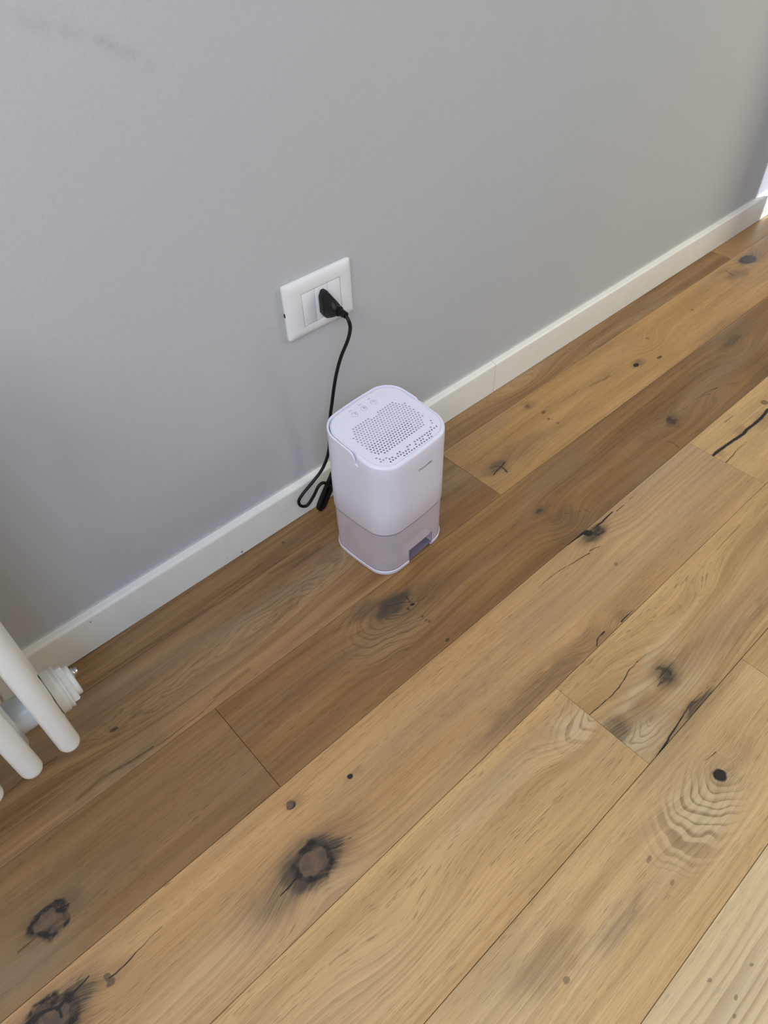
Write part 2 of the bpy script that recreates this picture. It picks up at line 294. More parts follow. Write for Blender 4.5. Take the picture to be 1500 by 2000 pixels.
# knots, cracks, stains of each plank (world metres): key = (row from the wall, plank in the row)
FEATURES = {
 (0, 0):[('rings',0.4822,-0.0239,0.14,0.02,4,0.4814,-0.0106,0.09,0.02,0.22,0.12),('rings',0.7408,-0.0552,0.16,0.02,5,0.761,-0.0611,0.1,0.02,0.22,0.12),('rings',0.946,-0.0654,0.12,0.016,4,0.9282,-0.0633,0.07,0.02,0.2,0.1),('rings',0.2949,-0.0258,0.1,0.016,4,0.3006,-0.0204,0.06,0.02,0.2,0.1),('crack',-0.5288,-0.0592,-0.4131,-0.0619,0.004,0.004,0.25),('crack',-0.4131,-0.0619,-0.3059,-0.0662,0.004,0.004,0.25),('crack',-0.2772,-0.052,-0.2061,-0.0653,0.001,0.0015,0.5),('crack',-0.2061,-0.0653,-0.1641,-0.0651,0.0015,0.002,0.5),('hole',-0.1514,-0.0384,0.003,0.003,0.5),('bump',0.4762,-0.0426,0.1,0.02,0.03),('bump',0.7404,-0.069,0.12,0.022,-0.03),('stain',0.9187,-0.0695,0.06,0.008,0.4)],
 (1, 0):[('rings',-0.4474,-0.1638,0.3,0.035,5,-0.4592,-0.1416,0.1,0.022,0.13,0.12),('rings',-0.2673,-0.1494,0.2,0.035,5,-0.2416,-0.141,0.1,0.024,0.13,0.14),('rings',-0.1388,-0.1414,0.1,0.02,4,-0.1531,-0.1393,0.06,0.02,0.12,0.12),('crack',-0.6077,-0.2039,-0.5692,-0.1994,0.004,0.00367,0.35),('crack',-0.5692,-0.1994,-0.5315,-0.2061,0.00367,0.00333,0.35),('crack',-0.5315,-0.2061,-0.4839,-0.2114,0.00333,0.003,0.35),('crack',-0.5576,-0.2027,-0.5259,-0.2056,0.0006,0.0011,0.75),('crack',-0.5259,-0.2056,-0.4978,-0.2082,0.0011,0.0016,0.75),('crack',-0.4839,-0.2114,-0.4263,-0.2106,0.0016,0.0013,0.55),('crack',-0.4263,-0.2106,-0.3934,-0.2059,0.0013,0.001,0.55),('crack',-0.3961,-0.2034,-0.358,-0.1989,0.004,0.005,0.3),('crack',-0.358,-0.1989,-0.3357,-0.1991,0.005,0.006,0.3),('stain',-0.5415,-0.2035,0.09,0.01,0.5),('hole',-0.5257,-0.1485,0.006,0.0035,0.45),('crack',-0.5312,-0.1485,-0.5215,-0.1494,0.001,0.003,0.6),('crack',-0.6805,-0.134,-0.6366,-0.1287,0.0008,0.0019,0.5),('crack',-0.6366,-0.1287,-0.6021,-0.1321,0.0019,0.003,0.5),('bump',-0.4336,-0.1547,0.13,0.022,0.05),('bump',-0.2843,-0.1462,0.1,0.03,0.045),('bump',-0.1574,-0.1381,0.08,0.02,0.03),('crack',-0.484,-0.1126,-0.4423,-0.1123,0.0005,0.0012,0.4),('crack',-0.3922,-0.1363,-0.3503,-0.1338,0.002,0.0013,0.35),('crack',-0.3503,-0.1338,-0.3196,-0.1318,0.0013,0.0006,0.35),('crack',-0.1681,-0.0913,-0.1136,-0.0904,0.006,0.008,0.3),('crack',-0.2081,-0.0751,-0.136,-0.0843,0.003,0.008,0.3),('crack',-0.274,-0.0691,-0.2221,-0.0661,0.001,0.002,0.5)],
 (1, 1):[('stain',0.9368,-0.2083,0.08,0.012,0.4),('hole',0.6884,-0.1601,0.008,0.005),('stain',0.6938,-0.1602,0.022,0.009,0.7),('hole',0.7468,-0.179,0.008,0.0045,0.75),('crack',0.5975,-0.1429,0.6224,-0.1428,0.003,0.002,0.6),('crack',0.5584,-0.1359,0.6004,-0.1433,0.0015,0.0025,0.4),('stain',0.6165,-0.1444,0.08,0.012,0.35),('crack',0.2232,-0.1742,0.2359,-0.1715,0.0018,0.00203,0.9),('crack',0.2359,-0.1715,0.2494,-0.1695,0.00203,0.00227,0.9),('crack',0.2494,-0.1695,0.2652,-0.1656,0.00227,0.0025,0.9),('crack',0.2428,-0.1592,0.2484,-0.1666,0.001,0.00173,0.9),('crack',0.2484,-0.1666,0.2507,-0.1746,0.00173,0.00247,0.9),('crack',0.2507,-0.1746,0.2482,-0.1854,0.00247,0.0032,0.9),('stain',0.2495,-0.1657,0.035,0.018,0.8),('stain',0.305,-0.1612,0.09,0.02,0.55),('stain',0.2259,-0.1618,0.02,0.014,0.5),('bump',0.2494,-0.1695,0.05,0.03,0.018),('hole',0.4201,-0.0908,0.006,0.005,0.45),('stain',0.4241,-0.0902,0.022,0.012,0.5),('hole',0.428,-0.1234,0.007,0.0035,0.6),('hole',0.4191,-0.1433,0.0035,0.003,0.6),('hole',0.4228,-0.1643,0.0045,0.003,0.45),('hole',0.9598,-0.1265,0.006,0.004,0.4),('hole',0.7898,-0.1212,0.005,0.004,0.4),('hole',1.2594,-0.0976,0.029,0.018,0.9),('stain',1.2685,-0.0994,0.07,0.028,0.75),('stain',1.1778,-0.1158,0.05,0.018,0.7),('stain',1.172,-0.085,0.05,0.012,0.5),('crack',1.1723,-0.0889,1.1643,-0.1126,0.003,0.004,0.5),('stain',1.3268,-0.1022,0.06,0.03,0.5),('bump',1.2523,-0.1015,0.09,0.04,0.03),('crack',0.4678,-0.1287,0.5341,-0.1286,0.0012,0.002,0.3),('stain',0.3989,-0.1708,0.14,0.01,0.35),('stain',0.4069,-0.1892,0.2,0.018,0.2),('bump',0.7786,-0.1351,0.05,0.03,0.03)],
 (2, 0):[('knot',-0.6963,-0.3132,0.019,0.014),('stain',-0.6884,-0.3097,0.045,0.022,0.75),('bump',-0.6941,-0.3153,0.05,0.02,0.012),('stain',-0.643,-0.3029,0.1,0.03,0.35),('crack',-0.6836,-0.309,-0.6768,-0.3108,0.004,0.0025,1),('crack',-0.6768,-0.3108,-0.67,-0.3112,0.0025,0.001,1),('crack',-0.7193,-0.3189,-0.7356,-0.319,0.0005,0.0015,0.7),('crack',-0.714,-0.3182,-0.7394,-0.321,0.002,0.0005,0.5)],
 (2, 1):[('stain',-0.1035,-0.2592,0.05,0.018,1),('stain',-0.0796,-0.2711,0.09,0.02,0.65),('stain',-0.1388,-0.2389,0.03,0.02,0.7),('bump',-0.1093,-0.2736,0.075,0.055,0.022),('rings',-0.0894,-0.2699,0.075,0.03,6.5,-0.1369,-0.2952,0.06,0.036,0.55,0.1),('rings',-0.0894,-0.2699,0.09,0.03,6,-0.16,-0.232,0.04,0.03,0.35,0.06),('bump',-0.1023,-0.2603,0.04,0.02,-0.012),('stain',-0.0323,-0.286,0.12,0.015,0.45),('crack',-0.1237,-0.2506,-0.1136,-0.2549,0.0006,0.00077,1),('crack',-0.1136,-0.2549,-0.1011,-0.2614,0.00077,0.00095,1),('crack',-0.1011,-0.2614,-0.0916,-0.2664,0.00095,0.00112,1),('crack',-0.0916,-0.2664,-0.0823,-0.2739,0.00112,0.0013,1),('crack',-0.083,-0.2746,-0.0669,-0.2832,0.0012,0.00097,0.7),('crack',-0.0669,-0.2832,-0.0538,-0.2848,0.00097,0.00073,0.7),('crack',-0.0538,-0.2848,-0.0388,-0.2868,0.00073,0.0005,0.7),('crack',-0.0782,-0.2615,-0.08,-0.268,0.002,0.0015,1),('crack',-0.08,-0.268,-0.0823,-0.2739,0.0015,0.001,1),('hole',-0.0828,-0.2802,0.004,0.003),('hole',-0.0928,-0.2814,0.0025,0.003,0.8),('crack',-0.122,-0.2734,-0.1034,-0.2846,0.0015,0.0008,0.7),('hole',-0.0855,-0.3211,0.003,0.002,0.6),('hole',-0.0881,-0.3161,0.003,0.002,0.6),('hole',-0.0868,-0.3069,0.003,0.002,0.6),('hole',-0.0888,-0.3623,0.004,0.003,0.7),('hole',0.0517,-0.369,0.003,0.003,0.01),('knotp',0.2137,-0.2908,0.01,0.0065),('stain',0.2184,-0.2903,0.022,0.011,0.6),('bump',0.2137,-0.2908,0.03,0.012,0.01),('stain',0.2359,-0.3339,0.035,0.03,0.65),('stain',0.1991,-0.3519,0.03,0.025,0.5),('bump',0.2206,-0.3405,0.045,0.035,0.03),('crack',0.2411,-0.3223,0.2486,-0.3329,0.0012,0.0009,0.7),('crack',0.2486,-0.3329,0.2667,-0.3386,0.0009,0.0006,0.7),('crack',0.2724,-0.3408,0.273,-0.3564,0.0015,0.0006,0.7),('stain',0.2411,-0.319,0.15,0.02,0.3),('knotp',0.5834,-0.3132,0.014,0.011),('stain',0.5834,-0.3132,0.03,0.015,0.8),('stain',0.5385,-0.3118,0.07,0.02,0.4),('bump',0.5834,-0.3132,0.05,0.025,0.018),('crack',0.7264,-0.3138,0.7367,-0.3191,0.002,0.001,0.6),('crack',0.669,-0.3084,0.7073,-0.3114,0.0006,0.0012,0.75),('crack',0.7073,-0.3114,0.7389,-0.319,0.0012,0.0018,0.75),('crack',0.6754,-0.3102,0.6978,-0.3137,0.0006,0.0012,0.6),('crack',0.6978,-0.3137,0.7116,-0.3203,0.0012,0.0018,0.6),('crack',0.612,-0.3063,0.6526,-0.3105,0.0008,0.0008,0.6),('bump',0.7373,-0.3245,0.07,0.016,-0.02),('crack',0.5501,-0.2499,0.6395,-0.2515,0.0008,0.001,0.6),('crack',0.6395,-0.2515,0.6583,-0.2536,0.001,0.0012,0.6),('stain',0.5037,-0.3067,0.02,0.012,0.5),('crack',0.5222,-0.3391,0.5304,-0.347,0.0012,0.0016,0.55),('crack',0.5304,-0.347,0.5266,-0.3635,0.0016,0.002,0.55),('stain',0.9113,-0.2537,0.05,0.018,0.75),('stain',0.9522,-0.2524,0.08,0.02,0.5),('stain',0.8625,-0.3507,0.05,0.03,0.5),('bump',0.883,-0.2934,0.09,0.03,0.03),('crack',0.4895,-0.3051,0.491,-0.2984,0.001,0.001,0.3),('stain',0.4869,-0.2633,0.012,0.01,0.4),('stain',0.749,-0.2355,0.014,0.006,0.4)],
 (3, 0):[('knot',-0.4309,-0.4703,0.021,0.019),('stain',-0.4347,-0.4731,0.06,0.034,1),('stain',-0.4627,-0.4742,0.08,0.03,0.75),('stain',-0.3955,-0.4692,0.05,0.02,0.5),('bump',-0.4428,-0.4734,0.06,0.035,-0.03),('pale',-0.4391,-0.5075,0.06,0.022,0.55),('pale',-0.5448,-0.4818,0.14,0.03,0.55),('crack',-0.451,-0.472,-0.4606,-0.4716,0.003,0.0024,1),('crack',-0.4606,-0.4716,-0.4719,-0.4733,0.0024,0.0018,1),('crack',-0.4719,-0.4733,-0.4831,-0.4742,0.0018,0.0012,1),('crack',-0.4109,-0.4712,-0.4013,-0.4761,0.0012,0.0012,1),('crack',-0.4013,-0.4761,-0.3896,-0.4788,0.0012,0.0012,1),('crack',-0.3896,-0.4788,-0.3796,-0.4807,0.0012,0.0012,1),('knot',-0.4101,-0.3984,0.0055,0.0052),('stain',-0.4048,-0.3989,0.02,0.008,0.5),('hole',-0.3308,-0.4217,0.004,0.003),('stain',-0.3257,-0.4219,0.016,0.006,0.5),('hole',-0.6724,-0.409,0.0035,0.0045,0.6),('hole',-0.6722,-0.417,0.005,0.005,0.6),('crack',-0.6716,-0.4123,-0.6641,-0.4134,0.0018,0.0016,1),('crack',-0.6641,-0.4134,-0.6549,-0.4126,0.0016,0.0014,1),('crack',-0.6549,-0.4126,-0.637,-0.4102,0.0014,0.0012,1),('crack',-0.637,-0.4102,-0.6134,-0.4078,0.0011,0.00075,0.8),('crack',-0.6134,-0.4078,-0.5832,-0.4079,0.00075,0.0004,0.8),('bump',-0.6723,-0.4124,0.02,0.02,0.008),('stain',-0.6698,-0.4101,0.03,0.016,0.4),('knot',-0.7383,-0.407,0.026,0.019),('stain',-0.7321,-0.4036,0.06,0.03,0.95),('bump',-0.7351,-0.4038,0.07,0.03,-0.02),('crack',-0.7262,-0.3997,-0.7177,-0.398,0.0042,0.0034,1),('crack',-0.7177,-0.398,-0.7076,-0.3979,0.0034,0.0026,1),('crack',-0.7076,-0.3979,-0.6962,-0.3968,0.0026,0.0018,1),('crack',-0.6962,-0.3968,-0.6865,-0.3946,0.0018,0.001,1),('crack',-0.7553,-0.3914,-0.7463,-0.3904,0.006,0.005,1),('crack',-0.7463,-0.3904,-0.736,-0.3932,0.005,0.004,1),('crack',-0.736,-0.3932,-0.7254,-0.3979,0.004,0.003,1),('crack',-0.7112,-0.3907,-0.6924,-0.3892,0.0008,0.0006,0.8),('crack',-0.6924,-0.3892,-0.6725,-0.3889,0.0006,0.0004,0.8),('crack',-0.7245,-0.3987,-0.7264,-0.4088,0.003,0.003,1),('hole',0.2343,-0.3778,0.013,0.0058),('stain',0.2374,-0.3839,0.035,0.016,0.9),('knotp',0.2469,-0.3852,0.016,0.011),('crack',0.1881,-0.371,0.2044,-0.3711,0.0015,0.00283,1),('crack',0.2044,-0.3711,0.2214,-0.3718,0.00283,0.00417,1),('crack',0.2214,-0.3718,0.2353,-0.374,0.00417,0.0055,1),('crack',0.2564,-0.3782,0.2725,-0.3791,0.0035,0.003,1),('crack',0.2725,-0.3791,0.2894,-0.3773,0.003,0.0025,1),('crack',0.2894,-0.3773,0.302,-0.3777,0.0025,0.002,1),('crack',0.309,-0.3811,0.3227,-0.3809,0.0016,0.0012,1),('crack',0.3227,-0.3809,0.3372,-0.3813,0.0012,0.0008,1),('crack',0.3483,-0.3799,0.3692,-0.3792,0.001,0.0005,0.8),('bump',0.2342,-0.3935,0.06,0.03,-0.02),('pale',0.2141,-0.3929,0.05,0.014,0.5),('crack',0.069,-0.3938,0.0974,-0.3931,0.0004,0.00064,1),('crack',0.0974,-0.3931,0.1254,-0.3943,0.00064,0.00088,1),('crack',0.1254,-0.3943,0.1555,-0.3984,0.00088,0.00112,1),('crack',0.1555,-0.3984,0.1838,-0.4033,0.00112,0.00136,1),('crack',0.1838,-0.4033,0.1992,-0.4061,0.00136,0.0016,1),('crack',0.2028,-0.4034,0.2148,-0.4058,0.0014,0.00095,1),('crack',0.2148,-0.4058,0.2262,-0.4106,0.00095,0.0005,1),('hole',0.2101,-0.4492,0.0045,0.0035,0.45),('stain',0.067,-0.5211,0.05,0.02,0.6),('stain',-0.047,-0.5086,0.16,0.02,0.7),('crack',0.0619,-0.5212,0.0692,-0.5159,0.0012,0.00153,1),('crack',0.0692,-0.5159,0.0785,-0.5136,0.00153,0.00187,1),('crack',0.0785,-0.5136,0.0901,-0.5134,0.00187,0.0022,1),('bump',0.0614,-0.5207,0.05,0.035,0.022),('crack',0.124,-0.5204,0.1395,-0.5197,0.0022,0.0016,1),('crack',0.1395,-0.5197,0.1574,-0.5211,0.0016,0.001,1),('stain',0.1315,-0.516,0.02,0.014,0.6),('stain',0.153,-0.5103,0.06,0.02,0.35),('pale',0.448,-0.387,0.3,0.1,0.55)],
 (3, 1):[('crack',0.5483,-0.4201,0.5682,-0.4199,0.006,0.006,1),('crack',0.5682,-0.4199,0.6041,-0.4231,0.006,0.006,1),('crack',0.6041,-0.4231,0.6461,-0.4275,0.006,0.006,1),('crack',0.6461,-0.4275,0.6638,-0.426,0.006,0.006,1),('crack',0.6638,-0.426,0.6914,-0.4277,0.006,0.006,1),('crack',0.6914,-0.4277,0.7152,-0.4274,0.006,0.006,1),('crack',0.7152,-0.4274,0.7452,-0.424,0.006,0.006,1),('crack',0.5513,-0.4461,0.5761,-0.4452,0.0022,0.00173,0.8),('crack',0.5761,-0.4452,0.5895,-0.4427,0.00173,0.00127,0.8),('crack',0.5895,-0.4427,0.6308,-0.4432,0.00127,0.0008,0.8),('hole',0.761,-0.4082,0.008,0.008,0.6),('stain',0.5653,-0.4288,0.01,0.008,0.5),('crack',0.6507,-0.3857,0.6778,-0.3863,0.002,0.002,0.5),('stain',0.72,-0.4322,0.04,0.02,0.5),('stain',0.6515,-0.4203,0.02,0.012,0.5)],
 (4, 0):[('rings',-0.0163,-0.5863,0.09,0.03,5,-0.0618,-0.5778,0.035,0.02,0.3,0.4),('pale',-0.0585,-0.5778,0.05,0.02,0.8),('bump',-0.0714,-0.5809,0.055,0.03,0.03),('bump',-0.3982,-0.6035,0.09,0.03,0.022),('pale',-0.2186,-0.5659,0.12,0.02,0.4),('pale',-0.4853,-0.6155,0.12,0.05,0.5)],
 (4, 1):[('knotp',0.0934,-0.6143,0.015,0.016),('stain',0.0952,-0.6149,0.03,0.022,0.85),('bump',0.0864,-0.6122,0.11,0.05,0.03),('stain',0.1329,-0.6159,0.05,0.012,0.5),('crack',0.0688,-0.6179,0.079,-0.6187,0.001,0.003,0.7),('crack',-0.0348,-0.5804,-0.0099,-0.5817,0.0014,0.0014,0.95),('crack',-0.0099,-0.5817,0.012,-0.583,0.0014,0.0014,0.95),('crack',0.012,-0.583,0.0279,-0.5827,0.0014,0.0014,0.95),('crack',0.0279,-0.5827,0.0464,-0.58,0.0014,0.0014,0.95),('crack',0.0464,-0.58,0.0634,-0.5768,0.0014,0.0014,0.95),('crack',0.0634,-0.5768,0.0827,-0.5765,0.0014,0.0014,0.95),('crack',0.0827,-0.5765,0.1057,-0.5783,0.001,0.0004,0.6),('stain',-0.0292,-0.6206,0.035,0.02,0.8),('stain',0.007,-0.624,0.06,0.018,0.45),('pale',0.0364,-0.6039,0.07,0.01,0.9),('pale',0.1137,-0.5859,0.07,0.008,0.8),('pale',-0.0131,-0.6458,0.05,0.022,0.7),('pale',0.0982,-0.6457,0.06,0.012,0.6),('crack',-0.019,-0.6763,-0.0033,-0.6746,0.0036,0.00295,1),('crack',-0.0033,-0.6746,0.0225,-0.6712,0.00295,0.0023,1),('crack',0.0225,-0.6712,0.0489,-0.6686,0.0023,0.00165,1),('crack',0.0489,-0.6686,0.0682,-0.6659,0.00165,0.001,1),('crack',0.0682,-0.6659,0.093,-0.6649,0.001,0.0008,0.8),('crack',0.093,-0.6649,0.1152,-0.6673,0.0008,0.0006,0.8),('crack',0.1152,-0.6673,0.14,-0.6685,0.0006,0.0004,0.8),('crack',0.0682,-0.6691,0.078,-0.6678,0.0012,0.001,0.8),('crack',0.078,-0.6678,0.0909,-0.6693,0.001,0.0008,0.8),('stain',0.0782,-0.6754,0.06,0.01,0.9),('stain',0.0302,-0.6764,0.05,0.006,0.7),('bump',0.2328,-0.5797,0.12,0.03,0.03),('stain',0.2767,-0.6478,0.09,0.009,0.5),('crack',0.3515,-0.5447,0.4293,-0.5416,0.001,0.003,0.3),('rings',0.0386,-0.6434,0.1,0.02,5,-0.0131,-0.6458,0.035,0.018,0.28,0.4)],
 (5, 0):[('hole',0.0172,-0.744,0.0085,0.009),('stain',0.0216,-0.7436,0.028,0.022,0.45),('bump',-0.0142,-0.7481,0.09,0.04,0.018),('rings',0.0346,-0.7483,0.075,0.042,7,-0.0467,-0.7542,0.062,0.03,0.5,0.45),('bump',0.0173,-0.7432,0.03,0.025,-0.012),('pale',-0.0438,-0.7553,0.07,0.034,0.9),('pale',-0.1325,-0.7619,0.09,0.012,0.4),('crack',0.0197,-0.7221,0.0312,-0.7234,0.0006,0.0012,0.75),('crack',0.0312,-0.7234,0.0415,-0.7254,0.0012,0.0018,0.75),('stain',0.0543,-0.7479,0.05,0.02,0.35),('hole',-0.3062,-0.7516,0.005,0.0035,0.5),('stain',-0.304,-0.7248,0.06,0.022,0.6),('stain',-0.2636,-0.7142,0.07,0.02,0.35),('pale',-0.2425,-0.7546,0.06,0.014,0.8),('stain',-0.213,-0.761,0.05,0.014,0.5),('pale',-0.3756,-0.735,0.09,0.03,0.6),('crack',-0.1391,-0.7418,-0.1329,-0.7412,0.003,0.003,0.5),('hole',-0.1386,-0.7753,0.004,0.002,0.4),('stain',0.0548,-0.6996,0.12,0.05,0.3)],
 (6, 0):[('hole',-0.1873,-0.8821,0.003,0.002,0.5),('hole',-0.1937,-0.8554,0.003,0.002,0.5),('hole',-0.1483,-0.8787,0.003,0.002,0.5),('hole',-0.2038,-0.8902,0.003,0.002,0.5),('pale',-0.1916,-0.8862,0.16,0.06,0.8),('bump',-0.1501,-0.8867,0.15,0.05,0.008)],  # broad pale patch paints the sheen on this near plank
}


def oak(key, light, dark, streak=1.0, ring=1.0, gray=0.0, freq=95.0, contrast=1.0, pale=0.0, wave=0.030):
    name = 'oak_board'
    light, dark = [(c_[0], c_[1] * 0.978, c_[2] * 0.955) for c_ in (light, dark)]
    m, t, b = new_mat(name)
    sd = (key[0] * 7.31 + key[1] * 3.77 + 1.3)
    tc = t.n.new('ShaderNodeTexCoord')
    sp = t.n.new('ShaderNodeSeparateXYZ'); t.put(sp.inputs[0], tc.outputs['Object'])
    x, y = sp.outputs[0], sp.outputs[1]
    P = t.xyz(x, y, 0.0)
    feats = FEATURES.get(key, [])
    # --- fibre field: y bent by slow waves and by the knots
    w1 = t.mul(t.sub(t.noise(t.xyz(t.mul(x, 1.7), t.mul(y, 7.0), sd), 1.0, 1.0), 0.5), wave)
    w2 = t.mul(t.sub(t.noise(t.xyz(t.mul(x, 11.0), t.mul(y, 30.0), sd + 5), 1.0, 1.0), 0.5), 0.005)
    yy = t.add(t.add(y, w1), w2)
    def gauss(px, py, sx, sy, V=P):
        d_ = t.vm('MULTIPLY', t.vm('SUBTRACT', V, (px, py, 0)), (1 / sx, 1 / sy, 0))
        return t.m('EXPONENT', t.mul(t.vm('DOT_PRODUCT', d_, d_, out=1), -1.0))
    for f_ in feats:
        if f_[0] == 'bump':
            yy = t.m('MULTIPLY_ADD', gauss(*f_[1:5]), f_[5], yy)
    # --- growth rings
    irr = t.noise(t.xyz(t.mul(x, 0.8), t.mul(yy, 34.0), sd + 9), 1.0, 1.0)
    ph = t.m('FRACT', t.add(t.mul(yy, freq), t.mul(irr, 3.2)))
    late = t.mul(t.ss(ph, 0.35, 0.92), t.ss(ph, 0.94, 1.0, 1.0, 0.0))
    rmod = t.ss(t.noise(t.xyz(t.mul(x, 1.6), t.mul(yy, 9.0), sd + 2), 1.0, 2.0), 0.32, 0.72)
    for f_ in feats:
        if f_[0] == 'bump' and abs(f_[5]) > 0.019:
            rmod = t.mx(rmod, t.m('MULTIPLY', gauss(f_[1], f_[2] - 0.35 * f_[4], f_[3] * 1.3, f_[4] * 1.2), 1.25, clamp=True))
    rings = t.mul(late, rmod)
    # --- streaks, fibres, pores
    stv = t.noise(t.xyz(t.mul(x, 1.9), t.mul(yy, 42.0), sd + 3), 1.0, 4.0, 0.6)
    c = t.mix(t.ss(stv, 0.5 - 0.26 / streak, 0.5 + 0.26 / streak), (*srgb(*light), 1), (*srgb(*dark), 1))
    fib = t.noise(t.xyz(t.mul(x, 12.0), t.mul(yy, 900.0), sd + 4), 1.0, 2.0, 0.6)
    por = t.noise(t.xyz(t.mul(x, 48.0), t.mul(yy, 860.0), sd + 6), 1.0, 1.0)
    pmod = t.noise(t.xyz(t.mul(x, 3.0), t.mul(yy, 60.0), sd + 7), 1.0, 1.0)
    pore = t.mul(t.ss(por, 0.60, 0.70), t.ss(pmod, 0.30, 0.70, 0.25, 1.0))
    fle = t.mul(t.ss(t.noise(t.xyz(t.mul(x, 15.0), t.mul(yy, 240.0), sd + 8), 1.0, 1.0), 0.62, 0.78), t.ss(pmod, 0.4, 0.75))
    k = t.ss(fib, 0.25, 0.75, 1.0 + 0.10 * contrast, 1.0 - 0.10 * contrast)
    k = t.mul(k, t.m('MULTIPLY_ADD', rings, -0.20 * ring, 1.0))
    k = t.mul(k, t.m('MULTIPLY_ADD', pore, -0.34 * contrast, 1.0))
    k = t.mul(k, t.m('MULTIPLY_ADD', fle, 0.14 + 0.16 * pale, 1.0))
    big = t.noise(t.xyz(t.mul(x, 2.6), t.mul(y, 9.0), sd + 11), 1.0, 2.0)
    k = t.mul(k, t.ss(big, 0.25, 0.75, 0.91, 1.09))
    c = t.mix(1.0, c, t.gray(k), 'MULTIPLY')
    c = t.mix(t.ss(t.noise(t.xyz(t.mul(x, 3.3), t.mul(y, 14.0), sd + 13), 1.0, 2.0), 0.45, 0.78, 0.0, 0.35 + gray), c, (*srgb(140, 128, 108), 1))
    # --- features
    Pw = t.vm('ADD', P, t.vm('SCALE', t.vm('SUBTRACT', t.noise(t.xyz(t.mul(x, 80.0), t.mul(y, 120.0), sd), 1.0, 2.0, col=True), (0.5, 0.5, 0.5)), 0.0060))
    Pb = t.vm('ADD', P, t.vm('SCALE', t.vm('SUBTRACT', t.noise(t.xyz(t.mul(x, 26.0), t.mul(y, 60.0), sd + 1), 1.0, 3.0, col=True), (0.5, 0.5, 0.5)), 0.030))
    def chain(kind, fn):
        v = None
        for f_ in feats:
            if f_[0] == kind:
                u = fn(*f_[1:])
                v = u if v is None else t.mx(v, u)
        return v
    grainy = t.ss(fib, 0.2, 0.8, 0.72, 1.15)
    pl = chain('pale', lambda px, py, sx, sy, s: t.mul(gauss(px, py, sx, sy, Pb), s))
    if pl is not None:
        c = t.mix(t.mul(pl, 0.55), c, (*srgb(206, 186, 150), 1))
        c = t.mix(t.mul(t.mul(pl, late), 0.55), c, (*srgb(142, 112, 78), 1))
    for f_ in feats:
        if f_[0] == 'rings':
            px, py, sx, sy, n_, mxx, myy, msx, msy, sg, pv = f_[1:]
            Pr = t.vm('ADD', P, t.vm('SCALE', t.vm('SUBTRACT', t.noise(t.xyz(t.mul(x, 14.0), t.mul(y, 26.0), sd + 17), 1.0, 2.0, col=True), (0.5, 0.5, 0.5)), 0.030))
            R_ = t.vm('LENGTH', t.vm('MULTIPLY', t.vm('SUBTRACT', Pr, (px, py, 0)), (1 / sx, 1 / sy, 0)), out=1)
            R_ = t.m('POWER', R_, 0.8)
            R_ = t.add(R_, t.mul(t.noise(t.xyz(t.mul(R_, 6.0), sd, 0.0), 1.0, 1.0), 0.35))
            fr_ = t.m('FRACT', t.mul(R_, n_))
            ln = t.mul(t.ss(fr_, 0.45, 0.86), t.ss(fr_, 0.90, 1.0, 1.0, 0.0))
            mk = t.m('MULTIPLY', gauss(mxx, myy, msx, msy, Pb), 1.5, clamp=True)
            if pv: c = t.mix(t.mul(t.mul(mk, t.sub(1.0, ln)), pv), c, (*srgb(204, 184, 148), 1))
            c = t.mix(t.mul(t.mul(mk, t.mul(ln, grainy)), sg), c, (*srgb(84, 61, 39), 1))
    st = chain('stain', lambda px, py, sx, sy, s: t.mul(t.ss(gauss(px, py, sx, sy, Pb), 0.08, 0.88), s ** 1.5))
    if st is not None:
        st = t.mul(st, grainy)
        c = t.mix(t.m('MULTIPLY', st, 0.95, clamp=True), c, (*srgb(92, 74, 55), 1))
        c = t.mix(t.ss(st, 0.50, 0.95, 0.0, 0.70), c, (*srgb(58, 53, 49), 1))
    Pl = t.vm('ADD', Pw, t.vm('SCALE', t.vm('SUBTRACT', t.noise(t.xyz(t.mul(x, 38.0), t.mul(y, 60.0), sd + 3), 1.0, 1.0, col=True), (0.5, 0.5, 0.5)), 0.022))
    def rr(px, py, sx, sy):
        return t.vm('LENGTH', t.vm('MULTIPLY', t.vm('SUBTRACT', Pl if sx > 0.012 else Pw, (px, py, 0)), (1 / sx, 1 / sy, 0)), out=1)
    Pc = t.vm('ADD', P, t.vm('SCALE', t.vm('SUBTRACT', t.noise(t.xyz(t.mul(x, 70.0), t.mul(y, 110.0), sd + 4), 1.0, 1.0, col=True), (0.5, 0.5, 0.5)), 0.0026))
    black = None; brown = None
    for f_ in feats:
        if f_[0] in ('knot', 'knotp'):
            R_ = rr(*f_[1:5])
            brk = t.ss(t.noise(t.vm('MULTIPLY', P, (85, 110, 1)), 1.0, 2.0), 0.40, 0.56)
            if f_[0] == 'knot':
                kc = t.mix(t.ss(t.m('FRACT', t.mul(R_, 5.5)), 0.4, 1.0, 0.0, 0.45), (*srgb(112, 88, 70), 1), (*srgb(82, 66, 54), 1))
                kc = t.mix(t.ss(t.noise(t.vm('MULTIPLY', P, (60, 60, 1)), 1.0, 3.0), 0.42, 0.62, 0.0, 0.7), kc, (*srgb(74, 66, 60), 1))
                c = t.mix(t.ss(R_, 0.78, 1.0, 0.95, 0.0), c, kc)
                rim = t.mul(t.ss(R_, 0.70, 0.86), t.ss(R_, 1.10, 1.38, 1.0, 0.0))
                rim = t.mul(rim, t.m('MULTIPLY_ADD', brk, 0.5, 0.5))
            else:
                rim = t.mul(t.ss(R_, 0.55, 1.15, 0.80, 0.0), t.m('MULTIPLY_ADD', brk, 0.75, 0.12))
            black = rim if black is None else t.mx(black, rim)
        elif f_[0] == 'hole':
            hs = f_[5] if len(f_) > 5 else 1.0
            u = t.ss(rr(*f_[1:5]), 0.75, 1.15, hs, 0.0)
